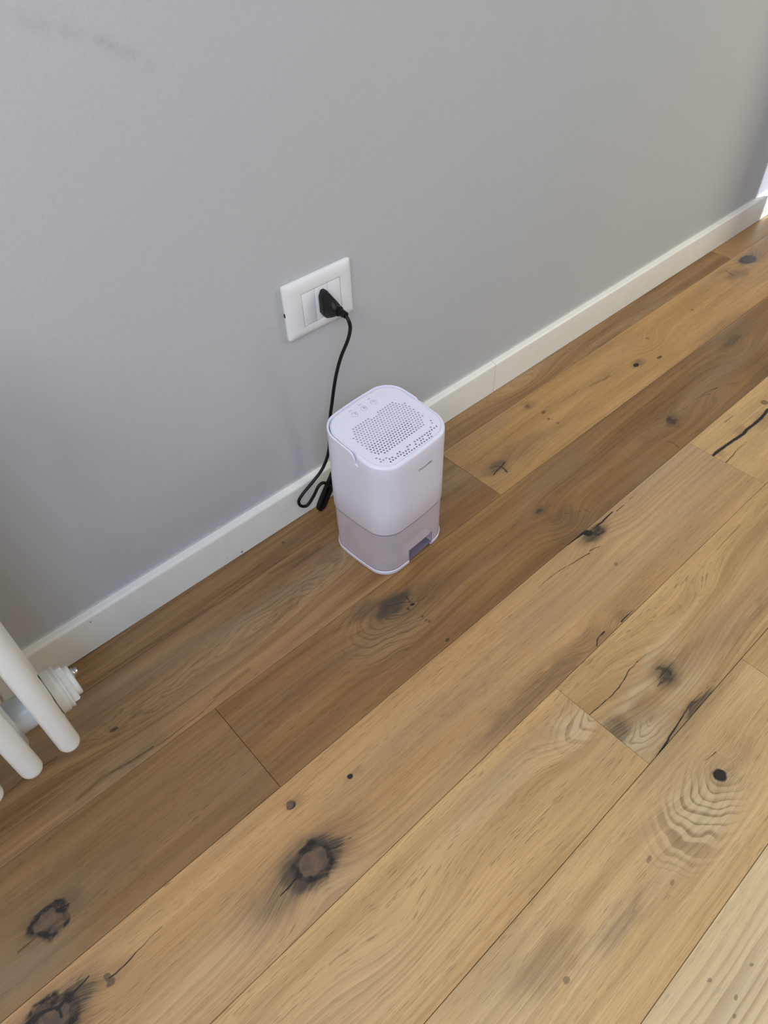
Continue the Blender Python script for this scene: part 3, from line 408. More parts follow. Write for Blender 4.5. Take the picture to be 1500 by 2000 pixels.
            black = u if black is None else t.mx(black, u)
        elif f_[0] == 'crack':
            ax, ay, bx, by, wa, wb, dk = f_[1:]
            ba = Vector((bx - ax, by - ay, 0))
            pa = t.vm('SUBTRACT', Pc, (ax, ay, 0))
            h = t.m('MULTIPLY', t.vm('DOT_PRODUCT', pa, tuple(ba), out=1), 1 / ba.length_squared, clamp=True)
            d_ = t.vm('LENGTH', t.vm('SUBTRACT', pa, t.vm('SCALE', tuple(ba), h)), out=1)
            wd = t.m('MULTIPLY_ADD', h, wb - wa, wa)
            if dk < 0.65:
                u = t.ss(t.m('DIVIDE', d_, wd), 0.05, 1.1, min(dk * 1.25, 0.8), 0.0)
                brown = u if brown is None else t.mx(brown, u)
            else:
                u = t.ss(t.m('DIVIDE', d_, wd), 0.30, 0.75, dk, 0.0)
                black = u if black is None else t.mx(black, u)
    if brown is not None:
        c = t.mix(t.mul(brown, grainy), c, (*srgb(74, 50, 31), 1))
    if black is not None:
        c = t.mix(black, c, (*srgb(34, 30, 28), 1))
    t.put(b.inputs['Base Color'], c)
    b.inputs['Roughness'].default_value = 0.46
    t.put(b.inputs['Roughness'], t.ss(fib, 0.2, 0.8, 0.42, 0.56))
    b.inputs['Specular IOR Level'].default_value = 0.42
    bp = t.n.new('ShaderNodeBump'); bp.inputs['Strength'].default_value = 0.35; bp.inputs['Distance'].default_value = 0.0008
    t.put(bp.inputs['Height'], t.m('MULTIPLY_ADD', por, -0.6, t.mul(fib, 0.5)))
    t.put(b.inputs['Normal'], bp.outputs[0])
    return m

floor = tag(bm_obj('floor', box_bm(XL, XR + 0.1, YF, 0.0, -0.045, -0.0155), simple('dark_subfloor', srgb(66, 50, 36), 0.9, 0.1)), kind='structure')
TAN = ((186, 152, 108), (160, 124, 82))
PLANK_TONE = {  # near rows lightened past their own tone to carry the floor's sheen
    (0, 0): ((166, 133, 92), (126, 94, 60)), (0, 1): ((182, 146, 96), (160, 124, 78)),
    (1, 0): ((166, 132, 92), (128, 96, 62)), (1, 1): ((192, 154, 104), (170, 132, 86)),
    (2, 0): ((146, 117, 80), (123, 94, 61)), (2, 1): ((152, 119, 77), (122, 90, 55)),
    (3, 0): ((197, 160, 114), (170, 133, 90)), (3, 1): ((212, 178, 130), (188, 154, 106)),
    (4, 0): ((206, 172, 124), (182, 146, 100)), (4, 1): ((202, 170, 122), (172, 137, 92)),
    (5, 0): ((212, 182, 134), (184, 152, 106)), (5, 1): ((196, 165, 118), (168, 135, 92)),
    (6, 0): ((228, 206, 168), (204, 180, 142)), (6, 1): ((200, 170, 126), (174, 140, 96)),
}
PARAM = {(0, 0): dict(ring=1.2), (1, 0): dict(ring=1.1, streak=1.2, wave=0.04), (2, 0): dict(ring=0.4, contrast=1.25, wave=0.012), (4, 1): dict(pale=0.8, streak=1.2, contrast=1.25, ring=0.7), (5, 0): dict(pale=0.7, contrast=1.35, ring=0.6, wave=0.018),
         (5, 1): dict(pale=0.7, contrast=1.3, ring=0.6), (4, 0): dict(pale=0.4, contrast=1.3, ring=0.45, wave=0.018), (3, 0): dict(contrast=1.2, ring=0.5, wave=0.02), (6, 0): dict(gray=0.1, contrast=0.9, ring=0.12, wave=0.015), (2, 1): dict(ring=1.0), (1, 1): dict(ring=0.7), (3, 1): dict(ring=0.5, wave=0.015)}
GAP = 0.00028
def board(x0, x1, y0, y1, mat, dz=0.0):
    """eased-edge plank, top at z=dz"""
    e = 0.0005; x0 += GAP; x1 -= GAP; y0 += GAP; y1 -= GAP
    def ring(i, z): return [(x0 + i, y0 + i, z), (x1 - i, y0 + i, z), (x1 - i, y1 - i, z), (x0 + i, y1 - i, z)]
    bm_obj('plank', loft([ring(0, -0.0150), ring(0, dz - e), ring(e, dz)]), mat, floor)

JX = dict(JOINT); JX.update({7: -0.52, 8: 0.41})
for rI in range(len(ROWS) - 1):
    if rI > 8: break
    y1, y0 = ROWS[rI], ROWS[rI + 1]
    j = JX[rI]
    for side in (0, 1):
        key = (rI, side)
        li, da = PLANK_TONE.get(key, TAN)
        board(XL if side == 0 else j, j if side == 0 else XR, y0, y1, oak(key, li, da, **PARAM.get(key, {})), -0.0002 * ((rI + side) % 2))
# the rest of the room, behind the camera
spare = [oak((20 + k, k), *TAN) for k in range(3)]
yb, k = ROWS[9], 0
while yb > YF + 0.01:
    y0 = max(yb - 0.15268, YF); j = random.uniform(-1.0, 0.8)
    board(XL, j, y0, yb, spare[k % 3]); board(j, XR, y0, yb, spare[(k + 1) % 3]); yb = y0; k += 1

# ------------------------------------------------------------------ dehumidifier
M_PLAST = simple('lavender_white_plastic', srgb(226, 225, 243), 0.34, 0.5, grain=0.008, bump=0.04, bscale=900.0)
M_PLASTIN = simple('grey_filter_plastic', srgb(205, 203, 214), 0.7, 0.3)
M_BLACK = simple('black_rubber', srgb(13, 13, 15), 0.45, 0.32)
M_VOID = simple('dark_interior', srgb(16, 16, 18), 0.9, 0.1)  # black standing in for the shade inside slots and holes
M_ICON = simple('pale_grey_print', srgb(176, 174, 188), 0.6, 0.3)
M_PRINT = simple('grey_print', srgb(128, 126, 138), 0.6, 0.3)

def tank_material():
    m, t, b = new_mat('smoked_clear_plastic')
    out = m.node_tree.nodes['Material Output']
    tc = t.n.new('ShaderNodeTexCoord')
    tone = t.ss(t.noise(tc.outputs['Object'], 18.0, 2.0), 0.2, 0.8, 0.94, 1.04)
    col = t.mix(1.0, (*srgb(232, 222, 234), 1), t.gray(tone), 'MULTIPLY')
    t.put(b.inputs['Base Color'], col)
    b.inputs['Roughness'].default_value = 0.16
    tr = t.n.new('ShaderNodeBsdfTransparent'); tr.inputs[0].default_value = (0.94, 0.90, 0.94, 1)
    mx_ = t.n.new('ShaderNodeMixShader'); mx_.inputs[0].default_value = 0.48
    lw = t.n.new('ShaderNodeLayerWeight'); lw.inputs[0].default_value = 0.5
    t.put(mx_.inputs[0], t.m('MULTIPLY_ADD', t.m('POWER', lw.outputs['Facing'], 2.0), 0.35, 0.54))
    t.l.new(tr.outputs[0], mx_.inputs[1]); t.l.new(b.outputs[0], mx_.inputs[2])
    t.l.new(mx_.outputs[0], out.inputs[0])
    return m
M_TANK = tank_material()

DH = empty('dehumidifier', (-0.0119, -0.1509, 0.0), 0.0624)
tag(DH, 'small white tabletop dehumidifier with clear water tank and perforated top, standing by the wall', 'dehumidifier')
BU = 0.004
def outline(a, b, r, o=0.0, cy=0.0, nc=10, ns=8):
    """rounded rectangle with softly bowed sides, inset by o"""
    a, b, r = a - o, b - o, max(r - o, 0.002)
    q = [(a - r + r * cos(k), b - r + r * sin(k)) for k in (pi / 2 * i / nc for i in range(nc + 1))]
    Q = q + [(-x, y) for x, y in q[::-1]] + [(-x, -y) for x, y in q] + [(x, -y) for x, y in q[::-1]]
    D = []
    for i, u in enumerate(Q):
        v = Q[(i + 1) % len(Q)]
        n = ns if (i + 1) % (nc + 1) == 0 else 1
        for k in range(n):
            w = k / n; D.append((u[0] + (v[0] - u[0]) * w, u[1] + (v[1] - u[1]) * w))
    return [(x + BU * x / a * (1 - (y / b) ** 2), cy + y + BU * y / b * (1 - (x / a) ** 2)) for x, y in D]
ST = [(0.0, 0.0718, 0.0624, 0.0275, 0.0), (0.0973, 0.0720, 0.0659, 0.0312, 0.0), (0.2444, 0.0718, 0.0648, 0.0299, -0.0021)]
def at(z, o=0.0, **k):
    i = 0 if z < ST[1][0] else 1
    p, q = ST[i], ST[i + 1]; w = min(max((z - p[0]) / (q[0] - p[0]), 0), 1)
    g = [u + (v - u) * w for u, v in zip(p, q)]
    return outline(g[1], g[2], g[3], o, g[4], **k)
plane = lambda y: 0.2444 + 0.12 * y
def lay(pts, z): return [(x, y, z) for x, y in pts]
def decked(pts, h=0.0): return [(x, y, plane(y) - h) for x, y in pts]
yh = lambda x: -0.0135 if x < 0 else -0.001          # where the carrying handle's arms end
HO = 0.0044                                           # depth of the handle's seat
def housing():
    full = at(0.2444)
    seat = [HO if y > yh(x) else 0.0 for x, y in full]
    frad = [0.0010 if s else 0.0042 for s in seat]
    ins = lambda os: [at(0.2444, o)[i] for i, o in enumerate(os)]
    rings = [lay(at(0.0973, 0.0022), 0.0966), lay(at(0.0973, 0.0006), 0.0972), lay(at(0.0985), 0.0986), lay(at(0.15), 0.15), lay(at(0.20), 0.20)]
    rings.append(decked(full, 0.0185))
    rings.append(decked(ins(seat), 0.0180))
    for k in range(5):
        a = pi / 2 * k / 4
        o = [s + f_ * (1 - cos(a)) for s, f_ in zip(seat, frad)]
        rings.append([(x, y, plane(y) - f_ * (1 - sin(a))) for (x, y), f_ in zip(ins(o), frad)])
    rings.append(decked(at(0.2444, 0.0056), 0.0))
    rings.append(decked(at(0.2444, 0.0056), 0.0014))
    rings.append(decked(at(0.2444, 0.0080), 0.0016))
    rings.append(decked(at(0.2444, 0.0080), 0.0120))
    return loft(rings)
hb = housing()
bm_obj('housing', hb, M_PLAST, DH, True)

# carrying handle folded down round the back
def handle():
    pts = at(0.2444, 0.0, nc=16, ns=40)
    n = len(pts)
    start = next(i for i in range(n) if pts[i][1] > yh(pts[i][0]) and not pts[i - 1][1] > yh(pts[i - 1][0]))
    idx = []
    i = start
    while pts[i % n][1] > yh(pts[i % n][0]): idx.append(i % n); i += 1
    inner = at(0.2444, 0.0030, nc=16, ns=40)
    lip = at(0.2444, 0.0009, nc=16, ns=40); lip2 = at(0.2444, 0.0023, nc=16, ns=40)
    L = [0.0]
    for u, v in zip(idx, idx[1:]): L.append(L[-1] + math.dist(pts[u], pts[v]))
    rings = []
    for q, i in enumerate(idx):
        d = min(L[q], L[-1] - L[q]); R_ = 0.0115
        drop = R_ - sqrt(max(R_ ** 2 - max(R_ - d, 0) ** 2, 0)) if d < R_ else 0.0
        x, y = pts[i]; top = plane(y) + 0.0004 - drop * 1.2; bot = plane(y) - 0.0172
        rings.append([(*pts[i], bot), (*pts[i], top - 0.001), (*lip[i], top), (*lip2[i], top), (*inner[i], top - 0.001), (*inner[i], bot)])
    return loft(rings)
bm_obj('carrying_handle', handle(), M_PLAST, DH, True)

# perforated top panel
def hole_list():
    H = []
    p, rw = 5.06, 4.45
    for r_ in range(15):
        y = 24.1 - rw * r_
        for c_ in range(-14, 15):
            x = -40.9 + p * (c_ + 8) + (p / 2 if r_ % 2 else 0) + 0.25
            lim = 41.6 + (24.1 - y) * 0.95 if y > 9 else (55.0 if y > -22 else 55.0 - (-22 - y) * 0.60)
            if abs(x + 0.3) > min(lim, 55.0): continue
            if r_ == 0 and -9.5 < x < 8.6: continue
            H.append((x, y))
    H += [(-56.5, -37.5), (-54.2, -42.0), (-56.9, -46.4), (-51.8, -46.6), (-46.5, -46.4), (-44.2, -50.9), (-46.8, -55.5), (-39.2, -51.3), (-41.8, -55.5), (-36.7, -55.6),
          (-28.9, -51.4), (-31.5, -55.6), (-24.0, -51.3), (-26.7, -55.9), (-21.6, -55.9), (-24.4, -60.4), (-16.4, -56.0), (-19.3, -60.4), (-8.9, -51.7), (-11.5, -56.2),
          (-14.1, -60.5), (-3.8, -51.9), (-9.0, -60.5), (-4.1, -60.8), (6.1, -52.1), (3.5, -56.5), (0.9, -60.8), (11.3, -52.3), (6.3, -61.0), (16.3, -52.5), (13.9, -56.8),
          (11.2, -61.0), (21.6, -52.5), (18.9, -56.9), (16.3, -61.3), (26.5, -52.6), (21.4, -61.4), (31.7, -52.5), (29.1, -56.9), (26.7, -61.4), (36.7, -52.8), (34.0, -57.0),
          (41.6, -52.9), (31.6, -61.8), (44.2, -48.5), (47.0, -53.1), (52.0, -53.1), (52.0, -44.0), (54.6, -39.5)]
    return [(x / 1000, y / 1000) for x, y in H]
HOLES = hole_list(); RH = 0.00158
def top_panel():
    edge = at(0.2444, 0.0060)
    V = [Vector(p) for p in edge]; E = [(i, (i + 1) % len(edge)) for i in range(len(edge))]; loops = []
    for hx, hy in HOLES:
        s = len(V); k = 10
        V += [Vector((hx + RH * cos(2 * pi * i / k), hy + RH * sin(2 * pi * i / k))) for i in range(k)]
        E += [(s + i, s + (i + 1) % k) for i in range(k)]; loops.append(range(s, s + k))
    V2, _, F, ov, _, _ = delaunay_2d_cdt(V, E, [], 1, 1e-7)
    back = {}
    for i, l in enumerate(ov):
        for o in l: back[o] = i
    b = bmesh.new()
    vs = [b.verts.new((v.x, v.y, plane(v.y) - 0.0001)) for v in V2]
    own = {}
    for h, lp in enumerate(loops):
        for o in lp: own[back[o]] = h
    for f_ in F:
        hs = {own.get(i, -1) for i in f_}
        if len(hs) == 1 and -1 not in hs: continue      # the inside of a hole
        b.faces.new([vs[i] for i in f_])
    for lp in [range(len(edge))] + loops:
        ids = [back[o] for o in lp]
        lo = [b.verts.new((V2[i].x, V2[i].y, plane(V2[i].y) - 0.0016)) for i in ids]
        for i in range(len(ids)):
            j = (i + 1) % len(ids); b.faces.new((vs[ids[i]], vs[ids[j]], lo[j], lo[i]))
    return b
tp = bm_obj('top_panel', top_panel(), M_PLAST, DH)
tp['label'] = 'perforated white grille panel with three touch buttons'

def plate_part(name, x0, x1, y0, y1, depth, th, mat, par):
    b = bmesh.new()
    v = [b.verts.new((x, y, plane(y) - d_)) for d_ in (depth, depth + th) for x, y in ((x0, y0), (x1, y0), (x1, y1), (x0, y1))]
    for q in ((0, 1, 2, 3), (7, 6, 5, 4), (0, 4, 5, 1), (1, 5, 6, 2), (2, 6, 7, 3), (3, 7, 4, 0)): b.faces.new([v[i] for i in q])
    return bm_obj(name, b, mat, par)
plate_part('filter_screen', -0.058, 0.058, -0.0475, 0.030, 0.0030, 0.003, M_PLASTIN, DH)
plate_part('slot_shade_plate', -0.050, 0.030, -0.038, -0.014, 0.0028, 0.0003, M_VOID, DH)  # black plates paint the dark of the cavity under the holes
plate_part('slot_shade_plate', -0.048, 0.046, -0.0635, -0.0490, 0.0060, 0.003, M_VOID, DH)
plate_part('slot_shade_plate', 0.0462, 0.0585, -0.0545, -0.034, 0.0060, 0.003, M_VOID, DH)
plate_part('slot_shade_plate', -0.0590, -0.0482, -0.0490, -0.030, 0.0060, 0.003, M_VOID, DH)

# raised dimples that carry the hole pattern on into the corners of the panel
def dimples():
    b = bmesh.new()
    taken = [(round(x, 4), round(y, 4)) for x, y in HOLES]
    for r_ in range(-7, 24):
        y = (24.1 - 4.45 * r_) / 1000
        for c_ in range(-16, 16):
            x = (-40.65 + 5.06 * (c_ + 8) + (2.53 if r_ % 2 else 0)) / 1000
            if abs(x) > 0.060 or y > 0.0535 or y < -0.040: continue
            if y > 0.026 and abs(x) < 0.030 + (0.05 - y) * 0.2: continue
            if abs(x) < 0.033 and y > 0.018: continue
            if abs(x) > 0.050 and y > 0.046: continue
            if any(abs(x - u) < 0.0040 and abs(y - v) < 0.0038 for u, v in taken): continue
            z = plane(y)
            r1 = [(x + 0.0015 * cos(2 * pi * k / 8), y + 0.0015 * sin(2 * pi * k / 8)) for k in range(8)]
            r2 = [(x + 0.0009 * cos(2 * pi * k / 8), y + 0.0009 * sin(2 * pi * k / 8)) for k in range(8)]
            loft([decked(r1, 0.0003), decked(r1, 0.0), decked(r2, -0.00010)], bm=b)
    return b
dm = bm_obj('dimple', dimples(), M_PLAST, tp); dm['kind'] = 'stuff'

# three round touch buttons with their icons
TILT = Matrix.Rotation(math.atan(0.12), 4, 'X')
def on_deck(b, x, y, h=0.0): b.transform(Matrix.Translation((x, y, plane(y) + h)) @ TILT); return b
def flat(polys, h=0.00025):
    b = bmesh.new()
    for p in polys: loft([[(x, y, -0.0001) for x, y in p], [(x, y, h) for x, y in p]], bm=b)
    return b
def ring_poly(r0, r1, a0, a1, n=20):
    A = [a0 + (a1 - a0) * i / n for i in range(n + 1)]
    return [[(r1 * cos(u), r1 * sin(u)), (r1 * cos(v), r1 * sin(v)), (r0 * cos(v), r0 * sin(v)), (r0 * cos(u), r0 * sin(u))] for u, v in zip(A, A[1:])]
def moon():
    o = [(0.0020 * cos(a), 0.0020 * sin(a)) for a in (math.radians(-115 + 230 * i / 16) for i in range(17))]
    i_ = [(-0.0007 + 0.0016 * cos(a), 0.0016 * sin(a)) for a in (math.radians(105 - 210 * i / 16) for i in range(17))]
    return [[o[k], o[k + 1], i_[15 - k], i_[16 - k]] for k in range(16)]
def fan():
    P_ = []
    for q in range(4):
        a = pi / 4 + q * pi / 2
        P_.append([(0.00115 * cos(a) + 0.0010 * cos(a) * cos(u) - 0.0006 * sin(a) * sin(u), 0.00115 * sin(a) + 0.0010 * sin(a) * cos(u) + 0.0006 * cos(a) * sin(u)) for u in (2 * pi * k / 10 for k in range(10))])
    return P_
def power(): return ring_poly(0.0013, 0.0018, math.radians(125), math.radians(415)) + [[(-0.0002, 0.0006), (0.0002, 0.0006), (0.0002, 0.0021), (-0.0002, 0.0021)]]
for bx, icon in ((-0.0184, moon), (0.0008, fan), (0.0201, power)):
    bt = bm_obj('button', on_deck(lathe([(0.0043, -0.0004), (0.0043, 0.0002), (0.0039, 0.0005)], 'z', n=28), bx, 0.0436), M_PLAST, tp, True)
    bm_obj('button_ring', on_deck(flat(ring_poly(0.0044, 0.0049, 0, 2 * pi, 28), 0.0002), bx, 0.0436), M_ICON, tp)
    bm_obj('icon', on_deck(flat(icon()), bx, 0.0436, 0.0005), M_ICON, tp)
    bm_obj('caption', on_deck(flat([[(-0.0026 + k * 0.0014, -0.0006), (-0.0017 + k * 0.0014, -0.0006), (-0.0017 + k * 0.0014, 0.0006), (-0.0026 + k * 0.0014, 0.0006)] for k in range(4)], 0.0002), bx, 0.0528), M_ICON, tp)

# printed word on the front
def text_obj(name, body, width, mat, parent, mtx):
    cu = bpy.data.curves.new(name, 'FONT'); cu.body = body; cu.size = 1.0; cu.extrude = 0.01; cu.resolution_u = 2
    tmp = bpy.data.objects.new(name, cu); COL.objects.link(tmp)
    dg = bpy.context.evaluated_depsgraph_get(); dg.update()
    me = bpy.data.meshes.new_from_object(tmp.evaluated_get(dg))
    bpy.data.objects.remove(tmp)
    xs = [v.co.x for v in me.vertices]; s = width / (max(xs) - min(xs)); x0 = min(xs)
    for v in me.vertices: v.co = Vector(((v.co.x - x0) * s, v.co.y * s, v.co.z * s))
    me.transform(mtx); me.materials.clear()
    fr = sorted((x, y) for x, y in at(0.2) if y < 0)
    for v in me.vertices:                                   # wrap the print onto the bowed front
        for (xa, ya), (xb, yb_) in zip(fr, fr[1:]):
            if xa <= v.co.x <= xb:
                v.co.y = ya + (yb_ - ya) * (v.co.x - xa) / max(xb - xa, 1e-9) - (0.00030 if v.co.y < mtx.translation.y else 0.0); break
    return link(name, me, mat, parent)
yf = min(y for x, y in at(0.2, 0.0))
text_obj('lettering', 'Dehumidifier', 0.0300, M_PRINT, DH, Matrix.Translation((-0.0050, yf + 0.00035, 0.1988)) @ Matrix.Rotation(pi / 2, 4, 'X'))

# clear water tank on a white foot, both cut by the finger notch in the front
def notched(name, rings, mat, cut):
    o = bm_obj(name, loft(rings), mat, None)
    c = bm_obj('cutter', cut, None, None)
    md = o.modifiers.new('cut', 'BOOLEAN'); md.operation = 'DIFFERENCE'; md.object = c; md.solver = 'EXACT'
    dg = bpy.context.evaluated_depsgraph_get(); dg.update()
    me = bpy.data.meshes.new_from_object(o.evaluated_get(dg))
    bpy.data.objects.remove(o); bpy.data.objects.remove(c)
    for p in me.polygons: p.use_smooth = True
    me.set_sharp_from_angle(angle=math.radians(30))
    return link(name, me, mat, DH)
NX0, NX1 = -0.0215, 0.0325
tank_r = [lay(at(z, 0.0012), z) for z in (0.0092, 0.03, 0.06, 0.0966)]
notched('water_tank', tank_r, M_TANK, box_bm(NX0, NX1, -0.2, yf + 0.0185, -0.01, 0.0335, 0.0015, 2))
foot_r = [lay(at(0.0, 0.0022), 0.0), lay(at(0.0, 0.0004), 0.0015), lay(at(0.0082, -0.0003), 0.0082), lay(at(0.0091, 0.0006), 0.0091)]
notched('foot', foot_r, M_PLAST, box_bm(NX0 - 0.0005, NX1 + 0.0005, -0.2, yf + 0.0190, -0.01, 0.05, 0.0015, 2))
# ring painting the shaded gap under the housing; dark seam where the tank sits in the foot; the rim of the finger notch
M_SEAM = simple('smoky_seam', srgb(112, 104, 122), 0.4, 0.4)
bm_obj('gap_shade_ring', loft([lay(at(0.096, 0.0009), 0.0954), lay(at(0.096, 0.0009), 0.0968)]), M_SEAM, DH, True)
bm_obj('foot_seam', loft([lay(at(0.009, 0.0008), 0.00895), lay(at(0.009, 0.0011), 0.0100)]), M_SEAM, DH, True)
def fy(x): return min((abs(px - x), py) for px, py in at(0.03, 0.001) if py < 0)[1]
zt = 0.0335
rim = [(NX0, fy(NX0), 0.0095), (NX0, fy(NX0), zt), (NX1, fy(NX1), zt), (NX1, fy(NX1), 0.0095)]
rb = bmesh.new()
for u, v in list(zip(rim, rim[1:])) + [((NX0, yf + 0.0185, zt), (NX1, yf + 0.0185, zt)), ((NX0, fy(NX0), zt), (NX0, yf + 0.0185, zt)), ((NX1, fy(NX1), zt), (NX1, yf + 0.0185, zt))]:
    tube([u, [(a + b_) / 2 for a, b_ in zip(u, v)], v], 0.00045, 6, rb)
bm_obj('notch_rim', rb, M_SEAM, DH)
# float and spout seen through the tank
bm_obj('tank_stopper', lathe([(0.0030, 0.0), (0.0030, 0.005), (0.0022, 0.0065), (0.0008, 0.007)], 'z', (0.0255, yf + 0.0120, 0.0335), 14), M_PLAST, DH, True)

# ------------------------------------------------------------------ wall socket
M_SOCK = simple('white_socket_plastic', srgb(232, 233, 236), 0.33, 0.5, grain=0.008)
SO = empty('wall_socket', (0, 0, 0.3783))
tag(SO, 'white rectangular three-module wall socket plate on the grey wall', 'socket')
def rrect(hx, hz, r_, y, cx=0.0, cz=0.0, n=5):
    out = []
    for sx, sz, a0 in ((1, 1, 0), (-1, 1, pi / 2), (-1, -1, pi), (1, -1, 3 * pi / 2)):
        for i in range(n + 1):
            a = a0 + pi / 2 * i / n
            out.append((cx + sx * (hx - r_) + r_ * cos(a), y, cz + sz * (hz - r_) + r_ * sin(a)))
    return out
HX, HZ = 0.0600, 0.0429
MC = (0.0024, -0.0024); MH = (0.0345, 0.0252)
bm_obj('cover_plate', loft([rrect(HX - .001, HZ - .001, .003, 0.0), rrect(HX - .001, HZ - .001, .003, -0.002), rrect(HX, HZ, .0035, -0.0024), rrect(HX, HZ, .0035, -0.0048), rrect(HX - .0022, HZ - .0022, .0035, -0.0066),
                            rrect(HX - .0070, HZ - .0070, .004, -0.0082), rrect(MH[0] + .0016, MH[1] + .0016, .0016, -0.0088, *MC), rrect(MH[0] + .0006, MH[1] + .0006, .001, -0.0086, *MC),
                            rrect(MH[0] + .0004, MH[1] + .0004, .001, -0.0050, *MC)]), M_SOCK, SO, True)
for k in range(3):
    cx = MC[0] + (k - 1) * 0.0230
    md = bm_obj('socket_module' if k == 1 else 'blank_module', box_bm(cx - .01125, cx + .01125, -0.0084, -0.0052, MC[1] - .0248, MC[1] + .0248, .0006, 2), M_SOCK, SO, True)
    if k == 1:
        for dz in (-0.0095, 0.0, 0.0095):
            bm_obj('pin_hole', lathe([(0.0022, 0.0), (0.0022, -0.00015)], 'y', (cx, -0.0084, MC[1] + dz), 14), M_VOID, md)
bm_obj('release_slot', box_bm(-0.0604, -0.0592, -0.0042, -0.0016, -0.0035, 0.0025), M_VOID, SO)

# ------------------------------------------------------------------ power cable
PC = empty('power_cable', (0, 0, 0))
tag(PC, 'black power cable with flat two-pin plug in the wall socket, coiled behind the dehumidifier', 'cable')
PXc, PZc = 0.0026, 0.3757
def hexsec(y, hz, hf, hx, dz=0.0):
    return [(PXc + x, y, PZc + dz + z) for x, z in ((hx * .35, hz), (hx, hf), (hx, -hf), (hx * .35, -hz), (-hx * .35, -hz), (-hx, -hf), (-hx, hf), (-hx * .35, hz))]
pb = loft([hexsec(-.0092, .0200, .0120, .0066), hexsec(-.0100, .0208, .0124, .0072), hexsec(-.0190, .0208, .0124, .0074), hexsec(-.0196, .0200, .0118, .0068), hexsec(-.0206, .0200, .0118, .0068),
           hexsec(-.0330, .0140, .0086, .0068, .0008), hexsec(-.0430, .0074, .0048, .0060, .0008), hexsec(-.0440, .0060, .0040, .0056, .0008)])
plug = bm_obj('plug', pb, M_BLACK, PC, True)
for dx in (-0.0095, 0.0095):
    bm_obj('pin', lathe([(0.0020, -0.0100), (0.0020, -0.0055)], 'y', (PXc, 0, PZc + dx), 10), simple('steel_pin', srgb(170, 170, 172), 0.3, 0.5, 1.0) if dx < 0 else bpy.data.materials['steel_pin'], plug)
relief = [(0.0066, -.0432), (0.0074, -.0440), (0.0074, -.0462), (0.0056, -.0466)]
for k in range(4): relief += [(0.0056 - k * .0003, -.0468 - k * .0036), (0.0056 - k * .0003, -.0492 - k * .0036), (0.0046 - k * .0003, -.0494 - k * .0036), (0.0046 - k * .0003, -.0502 - k * .0036)]
bm_obj('strain_relief', lathe(relief, 'y', (PXc, 0, PZc + .0008), 18), M_BLACK, plug, True)
CABLE = [(0.0026, -0.052, 0.3762), (0.0026, -0.060, 0.3752), (0.0024, -0.0665, 0.3690), (0.0037, -0.066, 0.3566), (0.0039, -0.058, 0.3343), (-0.0041, -0.048, 0.3027), (-0.011, -0.04, 0.2654), (-0.0182, -0.034, 0.2174), (-0.0209, -0.03, 0.1911), (-0.0235, -0.027, 0.1537),
         (-0.0292, -0.025, 0.1169), (-0.0441, -0.025, 0.0919), (-0.0651, -0.024, 0.0757), (-0.0886, -0.024, 0.063), (-0.0993, -0.024, 0.0523), (-0.097, -0.025, 0.0401), (-0.0867, -0.028, 0.0361), (-0.0733, -0.03, 0.0492), (-0.0609, -0.031, 0.0657), (-0.0504, -0.032, 0.0677),
         (-0.0404, -0.036, 0.0563), (-0.0300, -0.044, 0.045), (-0.016, -0.050, 0.050), (-0.004, -0.060, 0.062), (-0.001, -0.0815, 0.064)]
bm_obj('cable', tube(catmull(CABLE, 7), 0.0027, 10), M_BLACK, PC, True)
COIL = [(-0.0071, -0.034, 0.1145), (-0.0212, -0.031, 0.0927), (-0.0325, -0.028, 0.0684), (-0.0452, -0.025, 0.0443), (-0.0571, -0.0215, 0.0191), (-0.0612, -0.0205, 0.0060), (-0.0560, -0.0225, 0.0040), (-0.0437, -0.027, 0.0322), (-0.0331, -0.031, 0.055), (-0.0212, -0.036, 0.0783), (-0.0100, -0.041, 0.108), (-0.006, -0.038, 0.118)]
for k, (ox, oy, oz) in enumerate(((0, 0, 0), (0.0048, -0.0034, 0.0010), (-0.0008, -0.0052, 0.0022))):
    pts = [(x + ox, y + oy, z + oz) for x, y, z in COIL]; pts.append(pts[0])
    bm_obj('coil_loop', tube(catmull(pts, 6), 0.0027, 9), M_BLACK, PC, True)
bm_obj('tie_strap', lathe([(0.0080, -0.004), (0.0088, -0.003), (0.0088, 0.003), (0.0080, 0.004)], 'z', (-0.0085, -0.0385, 0.111), 16), M_BLACK, PC, True)

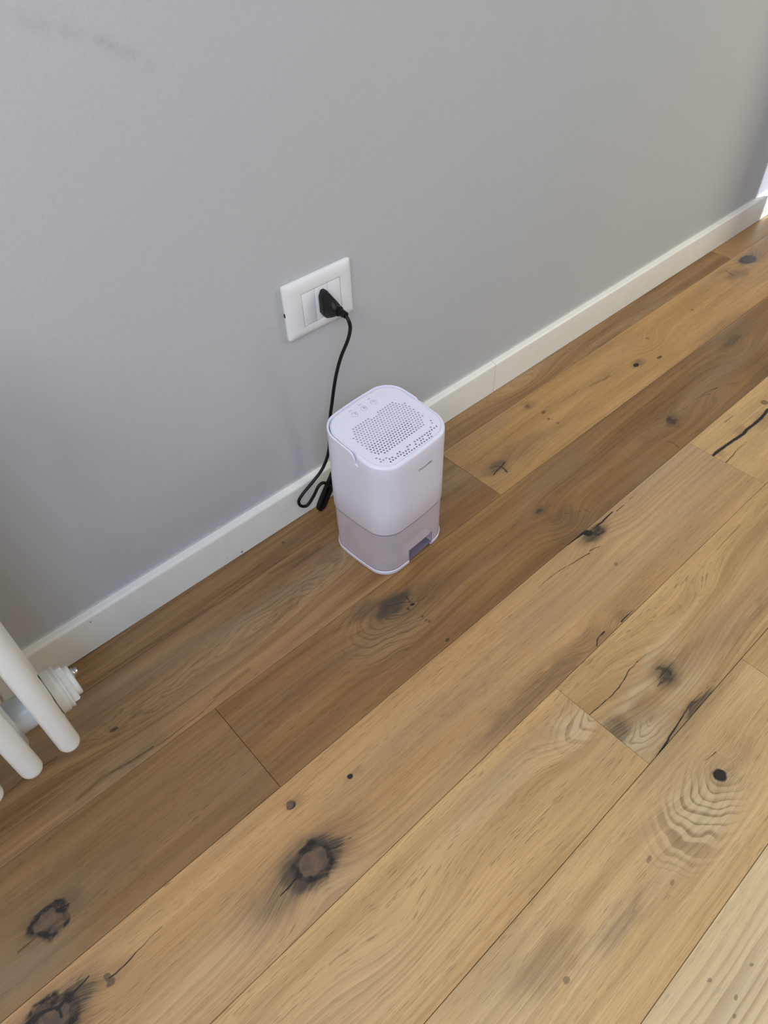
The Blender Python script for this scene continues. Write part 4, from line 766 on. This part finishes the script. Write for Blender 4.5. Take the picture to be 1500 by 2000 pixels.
# ------------------------------------------------------------------ radiator
M_RAD = simple('white_radiator_enamel', srgb(236, 237, 236), 0.28, 0.5, grain=0.008)
M_HEX = simple('cream_painted_fitting', srgb(226, 226, 220), 0.42, 0.5, grain=0.03, bump=0.15, bscale=250.0)
M_CHROME = simple('chrome_vent', srgb(200, 200, 200), 0.18, 0.5, 1.0)
RX, RP = -0.5745, 0.0462
RY = (-0.2110, -0.1740, -0.1370, -0.1000)
RZB, RZH, RT, RTOP = 0.130, 0.152, 0.0128, 0.62
RA = empty('radiator', (RX, -0.155, 0.0))
tag(RA, 'white tubular column radiator on the wall at the left edge', 'radiator')
def radd(name, b, mat, smooth=True, par=None):
    b.transform(Matrix.Translation((-RX, 0.155, 0)))
    return bm_obj(name, b, mat, par or RA, smooth)
def column(x, y):
    prof = [(0.0004, RZB - RT)]
    for k in range(1, 8): a = pi / 2 * k / 7; prof.append((RT * sin(a), RZB - RT * cos(a)))
    for k in range(0, 8): a = pi / 2 * k / 7; prof.append((max(RT * cos(a), 0.0004), RTOP + RT * sin(a)))
    return lathe(prof, 'z', (x, y, 0), 24)
for s in range(6):
    x = RX - s * RP
    for zc in (RZH, RTOP - 0.022):
        hd = bmesh.new()
        box_bm(x - 0.010, x + 0.010, RY[0] + 0.002, RY[-1] - 0.002, zc - 0.017, zc + 0.017, 0.006, 3, bm=hd)
        lathe([(0.0225, x - RP / 2), (0.0225, x - 0.012), (0.0265, x - 0.010), (0.0265, x + 0.010), (0.0225, x + 0.012), (0.0225, x + RP / 2)], 'x', (0, -0.1555, zc), 28, bm=hd)
        radd('header', hd, M_RAD)
    for y in RY:
        radd('column_tube', column(x, y), M_RAD)
xe = RX + RP / 2
radd('end_bush', lathe([(0.0235, xe - 0.0105), (0.0290, xe - 0.0095), (0.0290, xe - 0.001), (0.0278, xe), (0.0278, xe + 0.003), (0.0285, xe + 0.0035), (0.0285, xe + 0.006)], 'x', (0, -0.1555, RZH), 32), M_HEX)
def hexnut(x0, x1, R_):
    rings = []
    for xx, q in ((x0, 1.0), (x1 - 0.0015, 1.0), (x1, 0.93)):
        rings.append([(xx, -0.1555 + R_ * q * cos(pi / 3 * k + 0.25), RZH + R_ * q * sin(pi / 3 * k + 0.25)) for k in range(6)])
    return loft(rings)
radd('hex_plug', hexnut(xe + 0.006, xe + 0.014, 0.0262), M_HEX)
radd('hex_plug', lathe([(0.0200, xe + 0.014), (0.0200, xe + 0.019), (0.0180, xe + 0.0205)], 'x', (0, -0.1555, RZH), 28), M_HEX)
radd('air_vent', lathe([(0.0066, xe + 0.0200), (0.0066, xe + 0.0235), (0.0046, xe + 0.0240), (0.0046, xe + 0.0272), (0.0036, xe + 0.0280)], 'x', (0, -0.1500, RZH + 0.004), 12), M_CHROME, 'all')
for s in (1, 4):
    for zc in (RZH + 0.028, RTOP - 0.05):
        x = RX - (s + 0.5) * RP
        radd('wall_bracket', box_bm(x - 0.008, x + 0.008, -0.130, 0.0, zc - 0.004, zc + 0.004, 0.001), M_RAD)
